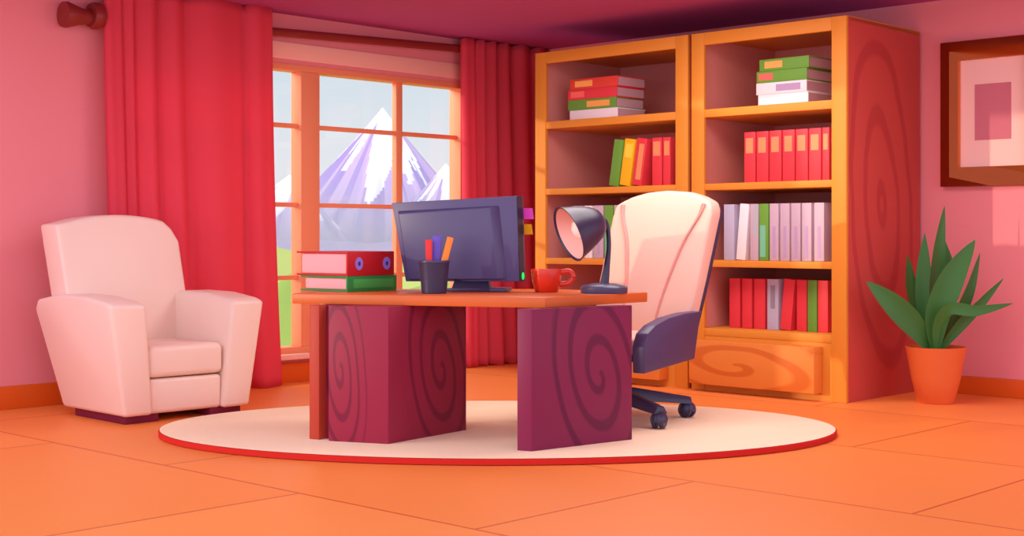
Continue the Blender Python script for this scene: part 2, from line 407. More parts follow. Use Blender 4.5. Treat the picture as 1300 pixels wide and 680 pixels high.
def Tp(px, s=0.15): return onS(px, 300, s)[0]
lt = [135, 158, 172, 203, 239, 312, 349]; lb = [148, 170, 186, 212, 246, 318, 362]
curtain('wide red curtain left of the window, behind the armchair', [Tp(p) for p in lt], [Tp(p) for p in lb], 2.61, 0.02, 0.108, 0.13)
rt = [589, 606, 618, 635, 653, 676, 700, 716]; rb = [591, 608, 622, 640, 656, 680, 700, 712]
curtain('narrower red curtain between the window and the bookcase', [Tp(p) for p in rt], [Tp(p) for p in rb], 2.60, 0.02, 0.108, 0.13)

# ------------------------------------------------------------------ bookcases
TB = 1.0; BH = 2.42
SH = [(1.90, 0.055), (1.397, 0.045), (0.88, 0.045), (0.42, 0.05)]
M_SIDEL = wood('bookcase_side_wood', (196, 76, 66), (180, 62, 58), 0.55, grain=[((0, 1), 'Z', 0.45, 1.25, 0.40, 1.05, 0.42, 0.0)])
M_DRAWER = wood('drawer_wood', (226, 134, 56), (208, 108, 38), 0.5, grain=[('X', 'Z', 0.42, 0.19, 0.62, 0.19, 0.62, 1.0)])
def bookcase(label, s0, s1):
    r = thing('bookcase', label, 'bookcase', room(s0, TB, 0), TH, None)
    w = s1 - s0; d = TB - 0.03; p = 0.105
    # side panels: light front edge, redder outside
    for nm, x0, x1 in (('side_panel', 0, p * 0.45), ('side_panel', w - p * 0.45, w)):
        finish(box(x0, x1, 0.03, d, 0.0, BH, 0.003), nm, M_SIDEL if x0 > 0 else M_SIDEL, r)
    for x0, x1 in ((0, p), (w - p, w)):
        finish(box(x0, x1, 0.0, 0.03, 0.0, BH, 0.004), 'front_stile', M_SHELF, r)
    finish(box(p * 0.45, w - p * 0.45, d - 0.02, d, 0.05, BH - 0.02), 'back_panel', M_INNER, r)
    for x0, x1 in ((p * 0.45, p * 0.45 + 0.012), (w - p * 0.45 - 0.012, w - p * 0.45)):
        finish(box(x0, x1, 0.031, d - 0.02, 0.06, BH - 0.03), 'added_lining', M_INNER, r)  # thin lining added in a paler tone to brighten the interior
    finish(box(0.0, w, 0.031, d, BH - 0.03, BH + 0.002, 0.003), 'top_panel', M_SHELF, r)
    finish(box(p, w - p, 0.0, 0.03, BH - 0.085, BH, 0.003), 'top_rail', M_SHELF, r)
    for z, h in SH:
        finish(box(p * 0.45 + 0.012, w - p * 0.45 - 0.012, 0.006, d - 0.02, z - h, z, 0.003), 'shelf', M_SHELF, r)
    finish(box(p * 0.45, w - p * 0.45, 0.01, 0.05, 0.0, SH[3][0] - 0.05), 'base_panel', M_SHELF, r)
    dr = finish(box(0.05, w - 0.17, -0.10, 0.012, 0.05, 0.345, 0.008), 'drawer', M_DRAWER, r)
    return r
LS0, LS1, RS0, RS1 = 0.89, 2.305, 2.335, 3.52
bookcase('left wooden bookcase, nearer the red curtain, with red and green book stack', LS0, LS1)
bookcase('right wooden bookcase, nearer the plant, with its dark red side showing', RS0, RS1)

COLS = {}
def bmat(c, r=0.5):
    if c not in COLS: COLS[c] = mat('book_cover_%d' % len(COLS), c, r, 0.3)
    return COLS[c]
RED = (232, 62, 72); GRN = (110, 166, 60); GREY = (204, 178, 192); WHT = (250, 240, 242); SLV = (190, 186, 208); YEL = (255, 190, 24)
ORL = (236, 150, 100); PLAB = (190, 160, 200)
def book(name, label, cat, group, s, t, z, w, h, d, col, lab=None, tilt=0.0, pages=M_PAGES, stripe=None):
    """upright volume, spine towards the room; origin at the bottom front left corner of the spine"""
    r = thing(name, label, cat, room(s, t, z), TH, group)
    r.rotation_euler = Euler((0, tilt, TH), 'XYZ')
    c = bmat(col); th = 0.005
    g = box(0, w, 0, 0.008, 0, h, 0.002)
    join(g, box(0, th, 0.004, d, 0, h, 0.0015)); join(g, box(w - th, w, 0.004, d, 0, h, 0.0015))
    finish(g, 'cover', c, r)
    finish(box(th, w - th, 0.008, d - 0.008, 0.008, h - 0.008), 'pages', pages, r)
    if lab:
        lc, x0, x1, z0, z1 = lab
        finish(box(w * x0, w * x1, -0.0015, 0.001, h * z0, h * z1), 'spine_label', bmat(lc), r)
    return r
def row(t, z, h, items, group, name, catg, d=0.28):
    """items: (px0, px1, colour, label spec, tilt deg, label text)"""
    for (p0, p1, col, lab, tl, txt) in items:
        s0 = onT(p0, 300, t)[0]; s1 = onT(p1, 300, t)[0]
        nm = name if name else 'book'
        zz = z + 0.001
        a = math.radians(tl)
        w = (s1 - s0) * math.cos(a) - 0.003
        if tl > 0: zz += w * math.sin(a)
        hh = h if not isinstance(lab, dict) else h
        book(nm, txt, catg, group, s0, t, zz, w, hh, d, col, lab, a)
# right case, second shelf: seven red binders
x = [944.5, 960.2, 976.6, 993.2, 1009.9, 1026.7, 1043.6, 1054]
names = ['leftmost of the seven in a row', 'second from the left of the seven in a row', 'third from the left of the seven in a row', 'middle one of the seven in a row', 'third from the right of the seven in a row', 'second from the right of the seven in a row', 'rightmost of the seven in a row']
row(TB - 0.06, SH[1][0], 0.335, [(x[i] + 0.4, x[i + 1] - 0.8, RED, (ORL, 0.15, 0.8, 0.58, 0.88), 0, 'red binder with orange label, %s' % names[i]) for i in range(7)], 'seven red binders on a shelf of the right bookcase', 'binder', 'binder', 0.3)
# left case, second shelf
t = TB - 0.05
row(t, SH[1][0], 0.335, [
    (773, 785.5, GRN, None, 9, 'green book leaning on the yellow one in the left bookcase'),
    (786.5, 800, YEL, ((255, 222, 70), 0.15, 0.85, 0.60, 0.90), 9, 'yellow book leaning between green and red ones in the left bookcase'),
    (802, 815, RED, (ORL, 0.3, 0.8, 0.12, 0.88), 9, 'red book with a long orange label, leaning in the left bookcase'),
    (828, 840.5, RED, (ORL, 0.12, 0.85, 0.62, 0.92), 0, 'upright red book beside the leaning ones in the left bookcase'),
    (842, 851.5, RED, (ORL, 0.15, 0.85, 0.62, 0.92), 0, 'narrow upright red book, last of the coloured row in the left bookcase')],
    'coloured books on the second shelf of the left bookcase', 'book', 'book')
# left case, third shelf
row(TB - 0.06, SH[2][0], 0.385, [
    (726, 740.5, SLV, None, 0, 'silver grey book behind the desk lamp shade, left end of its row'),
    (742, 751.5, WHT, None, 0, 'white book directly behind the desk lamp shade'),
    (753.5, 766, GREY, (PLAB, 0.4, 0.65, 0.08, 0.6), 0, 'pale pinkish grey book left of the green one, behind the desk lamp'),
    (767.2, 778.7, GRN, ((110, 196, 160), 0.1, 0.7, 0.06, 0.6), 0, 'green book with teal label seen behind the lamp stem'),
    (779.7, 790.5, GREY, (PLAB, 0.4, 0.65, 0.08, 0.6), 0, 'pale grey book right of the green one, beside the office chair back'),
    (792, 804, GREY, None, 0, 'pale grey book partly hidden by the office chair back')],
    'pale books on the third shelf of the left bookcase', 'book', 'book')
# right case, third shelf
row(TB - 0.07, SH[2][0], 0.375, [
    (919, 932.6, SLV, None, 0, 'silver grey book, left end of its row, next to office chair back'),
    (934.5, 946.4, WHT, None, 5, 'white book leaning to the right beside the silver grey one'),
    (952.4, 963.2, GREY, ((180, 190, 196), 0.45, 0.9, 0.42, 0.99), 0, 'pinkish grey book with a grey stripe between white and green books'),
    (963.9, 976.0, GRN, ((122, 200, 160), 0.1, 0.7, 0.06, 0.62), 0, 'green book with teal label among grey ones in the right bookcase')] +
    [(a_, b_, GREY, (PLAB, 0.35, 0.65, 0.05, 0.6), 0, 'lilac grey book with purple label, %s' % q) for a_, b_, q in (
        (977, 988.8, 'first right of the green one, right bookcase'), (990.4, 1002.8, 'second right of the green one, right bookcase'), (1004.3, 1016.6, 'third right of the green one, right bookcase'),
        (1018, 1030.5, 'fourth right of the green one, right bookcase'), (1033.5, 1046.7, 'right end of its row in the right bookcase'))],
    'pale books on the third shelf of the right bookcase', 'book', 'book', 0.3)
# right case, bottom shelf
row(TB - 0.16, SH[3][0], 0.335, [
    (926, 939.7, RED, None, 0, 'plain red book, left end of the bottom shelf row'),
    (942, 955, RED, None, 0, 'plain red book, second from left on the bottom shelf'),
    (957.2, 971.6, RED, None, 0, 'plain red book left of the grey one on the bottom shelf'),
    (974, 988.7, SLV, ((150, 146, 160), 0.3, 0.7, 0.42, 0.88), 0, 'silver grey book with darker label on the bottom shelf'),
    (990.4, 1004.4, RED, None, 5.5, 'red book leaning to the right on the bottom shelf'),
    (1011.5, 1024.6, RED, None, 0, 'upright red book left of the green one on the bottom shelf'),
    (1025.2, 1037.6, GRN, None, 0, 'plain green book between red ones on the bottom shelf'),
    (1038.4, 1051.6, RED, None, 0, 'plain red book, right end of the bottom shelf row')],
    'books on the bottom shelf of the right bookcase', 'book', 'book', 0.3)
# stacks lying flat
def lying(label, group, s0, s1, t, z, th, col, lab, d=0.33):
    r = thing('book', label, 'book', room(s0, t, z), TH, group)
    L_ = s1 - s0; c = bmat(col)
    g = box(0, L_, 0, 0.008, 0, th, 0.002); join(g, box(0, L_, 0.004, d, 0, 0.008, 0.0015)); join(g, box(0, L_, 0.004, d, th - 0.008, th, 0.0015))
    finish(g, 'cover', c, r)
    finish(box(0.008, L_ - 0.004, 0.008, d - 0.008, 0.008, th - 0.008), 'pages', M_PAGES, r)
    if lab:
        lc, x0, x1 = lab
        finish(box(L_ * x0, L_ * x1, -0.0015, 0.001, th * 0.22, th * 0.8), 'spine_label', bmat(lc), r)
def stack(t, z0, th, items, group):
    z = z0 + 0.001
    for (p0, p1, col, lab, txt) in items:
        s0 = onT(p0, 300, t)[0]; s1 = onT(p1, 300, t)[0]
        lying(txt, group, s0, s1, t, z, th, col, lab); z += th + 0.0008
ORB = (255, 178, 92); PNK = (255, 112, 100)
stack(TB - 0.10, SH[0][0], 0.076, [
    (723.3, 784, WHT, None, 'white book lying at the bottom of the stack in the left bookcase'),
    (721, 782, GRN, (ORB, 0.40, 0.87), 'green book with orange label lying second in the left stack'),
    (721, 783, RED, (PNK, 0.06, 0.34), 'red book with pink label lying under the top one of the left stack'),
    (723.5, 784, (228, 70, 56), (ORB, 0.11, 0.48), 'red book with orange label on top of the stack in the left bookcase')],
    'stack of four books on the top shelf of the left bookcase')
stack(TB - 0.10, SH[0][0], 0.0765, [
    (962.5, 1026, WHT, None, 'plain white book lying at the bottom of the stack in the right bookcase'),
    (960, 1024, WHT, (PLAB, 0.40, 0.88), 'white book with lilac label lying second in the right stack'),
    (960.5, 1024.5, GRN, (PNK, 0.05, 0.33), 'green book with pink label under the top one of the right stack'),
    (964, 1027, GRN, (ORB, 0.11, 0.47), 'green book with orange label on top of the stack in the right bookcase')],
    'stack of four books on the top shelf of the right bookcase')

# ------------------------------------------------------------------ picture on the right wall
pf = thing('framed_picture', 'brown framed picture with pale mat and mauve square on the right wall', 'picture', room(3.68, 0.0, 1.37), TH)
FW, FH, FB = 0.695, 0.955, 0.125
M_PF = wood('picture_frame_wood', (226, 122, 60), (216, 112, 54), 0.5)
g = bmesh.new()
for q in ([(0, 0), (FW, 0), (FW - FB, FB), (FB, FB)], [(FW, 0), (FW, FH), (FW - FB, FH - FB), (FW - FB, FB)], [(FW, FH), (0, FH), (FB, FH - FB), (FW - FB, FH - FB)], [(0, FH), (0, 0), (FB, FB), (FB, FH - FB)]):
    join(g, prism([(a_, -0.055, b_) for a_, b_ in q], (0, 0.05, 0)))
finish(g, 'frame', M_PF, pf, 20)
finish(box(FB - 0.01, FW - FB + 0.01, -0.02, -0.006, FB - 0.01, FH - FB + 0.01), 'mat', mat('picture_mat', (250, 204, 194), 0.8, 0.1), pf)
finish(box(0.225, 0.468, -0.024, -0.02, 0.30, 0.665), 'print', mat('picture_print', (206, 120, 134), 0.8, 0.1), pf)

# ------------------------------------------------------------------ rug
RZ = 0.035
rug = thing('rug', 'cream oval rug with a dark red edge under the desk', 'rug', (-0.075, 7.35, 0))
RX, RY = 1.79, 1.10
def ell(sc, z, n=96): return [(math.cos(2 * math.pi * i / n) * RX * sc, math.sin(2 * math.pi * i / n) * RY * sc, z) for i in range(n)]
def disc(levels):
    bm = bmesh.new(); rs = [[bm.verts.new(p) for p in ell(sc, z)] for sc, z in levels]
    for a_, b_ in zip(rs, rs[1:]):
        for i in range(len(a_)): bm.faces.new((a_[i], a_[(i + 1) % len(a_)], b_[(i + 1) % len(a_)], b_[i]))
    bm.faces.new(rs[-1]); bm.faces.new(rs[0][::-1]); return bm
finish(disc([(0.99, 0.031), (0.996, 0.033), (0.99, RZ)]), 'pile', M_RUG, rug)
finish(disc([(0.985, 0.0), (1.0, 0.004), (1.0, 0.027), (0.997, 0.031)]), 'edge', M_RUGE, rug)

# ------------------------------------------------------------------ desk
dk = thing('desk', 'orange brown wooden corner desk with swirled grain standing on the rug', 'desk', (-0.2, 7.1, RZ))
def DL(x, y, z): return (x + 0.2, y - 7.1, z - RZ)
ZT = 0.75; ZU = 0.70
N_ = G(692, 377.6, ZT); L_ = G(371, 372.5, ZT); R_p = G(822, 370.8, ZT)
top = [L_, N_, R_p, (0.22, 7.62), (-1.02, 7.62)]
M_DTOP = wood('desk_wood', (206, 98, 38), (192, 86, 32), 0.4, 0.35)
UP = [(0.0, 1.0)]
M_DL = wood('desk_left_shaded_wood', (146, 34, 62), (118, 22, 54), 0.5, grain=[((0.93, -0.37), 'Z', -0.47, 0.36, 0.115, 0.42, 0.36, 1.0), ((0.80, 0.60), 'Z', -0.19, 0.34, 0.22, 0.46, 0.36, 1.0)])  # darker copy of the desk wood, pedestal shade painted into the colour
M_DR = wood('desk_right_shaded_wood', (126, 32, 72), (98, 20, 60), 0.5, grain=[((0.80, 0.60), 'Z', 0.26, 0.33, 0.25, 0.44, 0.40, 1.0)])  # darkest copy, shade of the right-hand faces painted in
finish(prism([DL(x_, y_, ZU) for x_, y_ in top], (0, 0, ZT - ZU), 0.004), 'tabletop', M_DTOP, dk)
zb = RZ
M_DEND = wood('desk_end_lit_wood', (180, 62, 44), (166, 54, 42), 0.5)  # lighter copy for the narrow end, painted as if lit
Ap = G(392.6, 557, zb); A1 = G(405, 558, zb); A2 = G(417, 559.5, zb); Bp = G(493, 563.5, zb); Cp = G(592, 545.6, zb)
vec = (Cp[0] - Bp[0], Cp[1] - Bp[1])
def wallbox(p, q, v, z0, z1, bw=0.003):
    pts = [p, q, (q[0] + v[0], q[1] + v[1]), (p[0] + v[0], p[1] + v[1])]
    return hexa([DL(x_, y_, z0) for x_, y_ in pts] + [DL(x_, y_, z1) for x_, y_ in pts], bw)
finish(wallbox(A2, Bp, vec, zb, ZU), 'left_pedestal', M_DL, dk)
finish(wallbox(Ap, A1, (vec[0] * 0.98, vec[1] * 0.98), zb, ZU), 'left_end_board', M_DEND, dk)
A1b = (A1[0] + 0.01, A1[1] + 0.06); A2b = (A2[0] + 0.002, A2[1] + 0.06)
finish(wallbox(A1b, A2b, (vec[0] * 0.85, vec[1] * 0.85), zb, ZU), 'recessed_panel', M_DL, dk)
Dp = G(656.5, 571.5, zb); Ep = G(675, 572.8, zb); Fp = G(802.5, 557.6, zb)
vec2 = (Fp[0] - Ep[0], Fp[1] - Ep[1])
finish(wallbox(Dp, Ep, vec2, zb, ZU), 'right_pedestal', M_DR, dk)

# ------------------------------------------------------------------ things on the desk
def dbook(name, label, cat, z, w, d, h, col, corner, rot, rings):
    r = thing(name, label, cat, (corner[0], corner[1], z), rot, 'two volumes lying on the desk')
    c = bmat(col); b_ = 0.009
    # x along spine, y back; spine at y=0 ... pages open towards -x
    g = box(0, w, 0, 0.012, 0, h, 0.003); join(g, box(0, w, 0.006, d, 0, b_, 0.003)); join(g, box(0, w, 0.006, d, h - b_, h, 0.003))
    finish(g, 'cover', c, r)
    finish(box(0.012, w - 0.012, 0.011, d - 0.025, b_, h - b_, 0.012, 3), 'pages', M_PAPER, r)
    if rings:
        for x_ in (0.24, 0.83):
            q = lathe([(0.012, 0), (0.034, 0), (0.034, 0.004), (0.012, 0.004)], 28)
            q.transform(Matrix.Translation((w * x_, 0.0005, h * 0.5)) @ Matrix.Rotation(math.pi / 2, 4, 'X') @ Matrix.Scale(0.8, 4, (1, 0, 0)))
            o = finish(q, 'finger_ring', mat('lilac_ring', (160, 130, 226), 0.3, 0.5), r)
            q = lathe([(0, 0), (0.013, 0), (0.013, 0.002), (0, 0.002)], 20)
            q.transform(Matrix.Translation((w * x_, 0.0005, h * 0.5)) @ Matrix.Rotation(math.pi / 2, 4, 'X') @ Matrix.Scale(0.8, 4, (1, 0, 0)))
            finish(q, 'ring_hole', mat('ring_hole', (64, 56, 130), 0.6, 0.2), r)
    else:
        finish(box(w * 0.12, w * 0.93, -0.002, 0.001, h * 0.22, h * 0.8, 0.0009), 'spine_panel', bmat((76, 172, 76)), r)
    return r
cx_ = G(441, 370.6, ZT)
rot = math.radians(50)
dbook('book', 'thick green book lying under the red binder on the desk', 'book', ZT, 0.365, 0.37, 0.082, (48, 140, 64), cx_, rot, False)
dbook('binder', 'red binder with two lilac finger rings lying on the green book', 'binder', ZT + 0.0825, 0.345, 0.40, 0.128, (196, 26, 34), (cx_[0] + 0.0, cx_[1]), rot, True)

# pen cup
pc = (P(551, 373, 7.02).x, 7.03)
cup = thing('pen_cup', 'dark round pen cup in front of the monitor', 'cup', (pc[0], pc[1], ZT))
finish(lathe([(0, 0.0), (0.06, 0.0), (0.064, 0.004), (0.078, 0.163), (0.079, 0.168), (0.074, 0.168), (0.072, 0.160), (0.06, 0.012), (0, 0.012)], 44), 'cup', M_DARK2, cup)
bmesh_r = lathe([(0.0775, 0.158), (0.0805, 0.159), (0.0805, 0.168), (0.0775, 0.169)], 44)
finish(bmesh_r, 'rim', mat('cup_rim', (66, 52, 96), 0.3, 0.5), cup)
def pen(label, col, base, tip, r, flat=0.45):
    b_ = Vector(base); t_ = Vector(tip); ax = (t_ - b_).normalized(); o = thing if False else None
    side = Vector((1, 0, 0)) - ax * ax.x; side.normalize(); dep = ax.cross(side)
    pts = [b_ + side * r * a_ + dep * r * flat * c_ for a_, c_ in ((-1, -1), (1, -1), (1, 1), (-1, 1))]
    pts2 = [p + (t_ - b_) for p in pts]
    g = hexa(pts + pts2, 0.003); g.transform(Matrix.Translation(-b_))
    ob = finish(g, 'marker_pen', mat('pen_plastic', col, 0.35, 0.4)); ob.location = b_
    tag(ob, label, 'pen', 'pens in the dark cup')
D_ = pc[1]
pen('red flat marker in the dark pen cup, left one', (232, 42, 34), (pc[0] - 0.02, D_, ZT + 0.016), P(544, 304, D_), 0.0165)
pen('purple flat marker in the dark pen cup, tallest and middle one', (106, 82, 204), (pc[0] + 0.004, D_ + 0.028, ZT + 0.016), P(555, 299, D_ + 0.03), 0.0215)
pen('orange flat marker leaning right in the dark pen cup', (250, 138, 24), (pc[0] + 0.014, D_ - 0.006, ZT + 0.016), P(572, 301, D_ - 0.006), 0.0165)

# monitor
mc = (-0.13, 7.32)
mo = thing('monitor', 'dark purple grey desktop monitor seen from behind on the desk', 'monitor', (mc[0], mc[1], ZT))
def ML(v): return (v[0] - mc[0], v[1] - mc[1], v[2] - ZT)
dl, dr_ = 7.40, 7.16
TL, TR, BR, BL = P(497, 257.5, dl), P(656, 248.5, dr_), P(659.5, 357, dr_), P(515, 357, dl - 0.0)
nrm = Vector((-(TR - TL).y, (TR - TL).x, 0)).normalized()
if nrm.y < 0: nrm = -nrm
bk = nrm * 0.085
finish(hexa([ML(BL), ML(BR), ML(BR + bk), ML(BL + bk), ML(TL), ML(TR), ML(TR + bk), ML(TL + bk)], 0.004), 'housing', mat('monitor_plastic', (84, 76, 122), 0.4, 0.4), mo)
# dark bezel and screen on the far side
def lerp(a_, b_, f): return a_ + (b_ - a_) * f
def face_pt(u, v, off): return ML(lerp(lerp(BL, BR, u), lerp(TL, TR, u), v) + nrm * off)
finish(hexa([face_pt(-0.002, 0, .072), face_pt(1.004, 0, .072), face_pt(1.004, 0, .092), face_pt(-0.002, 0, .092), face_pt(-0.002, 1, .072), face_pt(1.004, 1.0, .072), face_pt(1.004, 1.0, .092), face_pt(-0.002, 1.0, .092)], 0.002), 'bezel', M_DARK2, mo)
finish(hexa([face_pt(.03, .05, .09), face_pt(.97, .05, .09), face_pt(.97, .05, .094), face_pt(.03, .05, .094), face_pt(.03, .95, .09), face_pt(.97, .95, .09), face_pt(.97, .95, .094), face_pt(.03, .95, .094)]), 'screen', mat('screen_glass', (30, 30, 44), 0.1, 0.5), mo)
# dark end band on the visible side
finish(hexa([face_pt(.999, 0.0, .001), face_pt(1.003, 0, .001), face_pt(1.003, 0, .086), face_pt(.999, 0, .086), face_pt(.999, 1, .001), face_pt(1.003, 1, .001), face_pt(1.003, 1, .086), face_pt(.999, 1, .086)]), 'side_band', mat('monitor_side_plastic', (34, 28, 50), 0.5, 0.2), mo)
# raised back cover
finish(hexa([face_pt(.05, .03, -.035), face_pt(.84, .03, -.035), face_pt(.90, .03, .002), face_pt(.03, .03, .002),
             face_pt(.06, .86, -.03), face_pt(.80, .88, -.03), face_pt(.86, .90, .002), face_pt(.04, .90, .002)], 0.006), 'back_cover', mat('monitor_cover', (80, 72, 116), 0.35, 0.45), mo)
finish(lathe([(0, 0), (0.012, 0), (0.012, 0.003), (0, 0.003)], 20, Matrix.Translation(face_pt(1.008, 0.06, .04)) @ Matrix.Rotation(math.radians(61), 4, 'Z') @ Matrix.Rotation(math.pi / 2, 4, 'X') @ Matrix.Scale(1.6, 4, (0, 1, 0))), 'power_light', mat('power_light_green', (20, 220, 90), 0.4, 0.3, emit=1.0), mo)
finish(hexa([ML(P(572, 369.3, 7.25)), ML(P(622, 369.3, 7.2)), ML(P(628, 367.8, 7.36)), ML(P(580, 367.8, 7.4)),
             ML(P(578, 352, 7.30)), ML(P(618, 352, 7.26)), ML(P(620, 352, 7.33)), ML(P(580, 352, 7.37))], 0.003), 'stand_neck', M_DARK2, mo)
sx = [(-0.22, -0.06), (0.10, -0.13), (0.13, 0.10), (-0.16, 0.16)]
sb = prism([(x_, y_, 0.0) for x_, y_ in sx], (0, 0, 0.016), 0.004)
sb.transform(Matrix.Translation((0, 0, 0.001)))
finish(sb, 'stand_base', mat('stand_plastic', (74, 68, 104), 0.35, 0.45), mo)
# sticky notes on the screen's edge
def note(label, col, u0, v0, v1, wd):
    pts = [lerp(lerp(BL, BR, 1), lerp(TL, TR, 1), v) + nrm * 0.0935 for v in (v0, v1)]
    rt_ = Vector((TR - TL)).normalized(); rt_.z = 0
    a_, b_ = pts; o_ = a_.copy()
    q = [a_ - rt_ * 0.03, a_ + rt_ * wd, b_ + rt_ * (wd - 0.006), b_ - rt_ * 0.03]
    g = prism([p - o_ for p in q], nrm * 0.0012)
    ob = finish(g, 'sticky_note', mat('note_paper', col, 0.8, 0.1)); ob.location = o_
    tag(ob, label, 'sticky note', 'sticky notes on the monitor edge')
note('magenta sticky note at the right edge of the monitor', (250, 92, 220), 0, 0.73, 0.86, 0.058)
note('yellow sticky note below the magenta one on monitor edge', (252, 186, 40), 0, 0.55, 0.67, 0.050)

# mug
mp_ = (P(694, 371, 7.16).x, 7.2)
mg_ = thing('mug', 'red coffee mug with round handle beside the monitor', 'mug', (mp_[0], mp_[1], ZT))
finish(lathe([(0, 0), (0.055, 0), (0.062, 0.006), (0.074, 0.055), (0.082, 0.115), (0.0815, 0.119), (0.076, 0.117), (0.068, 0.055), (0.056, 0.012), (0, 0.012)], 48), 'body', M_MUG, mg_)
finish(lathe([(0, 0.09), (0.0715, 0.09), (0, 0.0905)], 40), 'coffee', mat('coffee', (90, 34, 16), 0.15, 0.5), mg_)
hp = bez([(0.072, -0.01, 0.10), (0.118, -0.012, 0.108), (0.138, -0.014, 0.08), (0.118, -0.012, 0.048), (0.068, -0.01, 0.04)], 8)
finish(tube(hp, 0.0115, 12, squash=1.3), 'handle', M_MUG, mg_)

# desk lamp
lb_ = (P(767, 373, 7.07).x, 7.07)
la = thing('desk_lamp', 'dark desk lamp with bell shade turned to the left, on the desk corner', 'lamp', (lb_[0], lb_[1], ZT))
finish(lathe([(0, 0), (0.118, 0), (0.121, 0.006), (0.121, 0.030), (0.114, 0.038), (0.06, 0.050), (0, 0.052)], 48), 'base', mat('lamp_base_metal', (70, 66, 98), 0.35, 0.45), la)
def LL(px, py, d): v = P(px, py, d); return Vector((v.x - lb_[0], v.y - lb_[1], v.z - ZT))
stem = bez([LL(767, 362, 7.07), LL(770, 340, 7.08), LL(773, 310, 7.10), LL(770, 284, 7.10), LL(762, 276, 7.08)], 8)
finish(tube(stem, [0.024 - 0.012 * min(1, i / 14) for i in range(len(stem))], 14), 'stem', M_DARK2, la)
ax = Vector((-0.86, -0.34, -0.36)).normalized()
oc = LL(722, 297, 6.98); ap = oc - ax * 0.205
q4 = Matrix.Translation(ap) @ ax.to_track_quat('Z', 'Y').to_matrix().to_4x4()
SHP = [(0, 0), (0.030, 0.002), (0.062, 0.018), (0.088, 0.050), (0.108, 0.095), (0.128, 0.150), (0.144, 0.200), (0.147, 0.207)]
finish(lathe(SHP + [(0.141, 0.207), (0.137, 0.203), (0.134, 0.19)], 48, q4), 'shade', M_DARK2, la)
finish(lathe([(0.1375, 0.203), (0.120, 0.150), (0.100, 0.095), (0.080, 0.052), (0.05, 0.024), (0, 0.012)], 48, q4), 'shade_lining', mat('lamp_lining', (250, 196, 186), 0.4, 0.4), la)
finish(lathe([(0, 0.02), (0.018, 0.03), (0.02, 0.07), (0.045, 0.11), (0.052, 0.135), (0.045, 0.16), (0.02, 0.178), (0, 0.18)], 28, q4), 'bulb', mat('bulb_glass', (255, 236, 226), 0.2, 0.5), la)

# ------------------------------------------------------------------ armchair
ac0 = (-2.125, 7.56); ac = thing('armchair', 'cream leather armchair with wide flared arms by the left wall', 'armchair', (ac0[0], ac0[1], 0), math.radians(45))
AW = 0.815
def arm(mirror):
    prof = [(0.0, 0.045), (0.71, 0.045), (0.89, 0.615), (0.84, 0.675), (0.57, 0.71), (0.28, 0.705), (0.06, 0.68), (-0.015, 0.66)]
    bm = prism([(0, y_, z_) for y_, z_ in prof], (0.18, 0, 0))
    bevel(bm, 0.022, 3)
    def fn(c):
        f = (c.z - 0.045) / 0.65
        c.x += -0.10 * f * (1 - c.x / 0.18) - 0.055 * f * (c.x / 0.18)
        if mirror: c.x = AW - c.x
        return c
    return warp(bm, fn)
finish(arm(False), 'arm', M_CREAM, ac); finish(arm(True), 'arm', M_CREAM, ac)
finish(box(0.17, AW - 0.17, 0.03, 0.66, 0.045, 0.24, 0.025, 3), 'seat_base', M_CREAM, ac)
sc_ = box(0.165, AW - 0.165, 0.02, 0.66, 0.247, 0.42, 0.035, 4)
warp(sc_, lambda c: (c.x, c.y, c.z + (0.02 * math.cos((c.x - AW / 2) / (AW / 2 - 0.16) * math.pi / 2) if c.z > 0.3 else 0)))
finish(sc_, 'seat_cushion', M_CREAM, ac)
n_ = 14; bp_ = [(0.05, 0.10), (AW - 0.03, 0.10), (AW - 0.01, 0.6), (AW - 0.025, 1.02), (AW - 0.07, 1.10)]
bp_ += [(AW - 0.07 - (AW - 0.09) * k / n_, 1.10 + 0.075 * math.sin(math.pi * (0.12 + 0.88 * k / n_)) ** 0.8 + 0.012 * k / n_) for k in range(1, n_)] + [(0.005, 1.12)]
bb = prism([(x_, 0.50, z_ - 0.01) for x_, z_ in bp_], (0, 0.21, 0)); bevel(bb, 0.02, 3)
warp(bb, lambda c: (c.x - 0.03 - 0.035 * (c.x < AW / 2) * min(1, max(0, (c.z - 0.5))), c.y + 0.21 * max(0, c.z - 0.15), c.z))
finish(bb, 'backrest', M_CREAM, ac)
g = box(0.03, 0.24, 0.05, 0.62, 0.0, 0.046, 0.004); join(g, box(AW - 0.24, AW - 0.03, 0.05, 0.62, 0.0, 0.046, 0.004))
finish(g, 'plinth', M_FEET, ac)

# ------------------------------------------------------------------ office chair
fv = Vector((-0.6, -0.8, 0)); oc0 = Vector((0.56, 7.58, RZ)); rzc = math.atan2(fv.y, fv.x) + math.pi / 2   # local -y = facing
ch = thing('office_chair', 'cream office chair with dark arms and wheels behind the desk', 'office chair', oc0, rzc)
# local: x to sitter's ... facing is -y ; near side is
nl = Vector((0.8, -0.6, 0)); Rm = Matrix.Rotation(-rzc, 3, 'Z'); nx = (Rm @ nl).x; SG = 1 if nx > 0 else -1
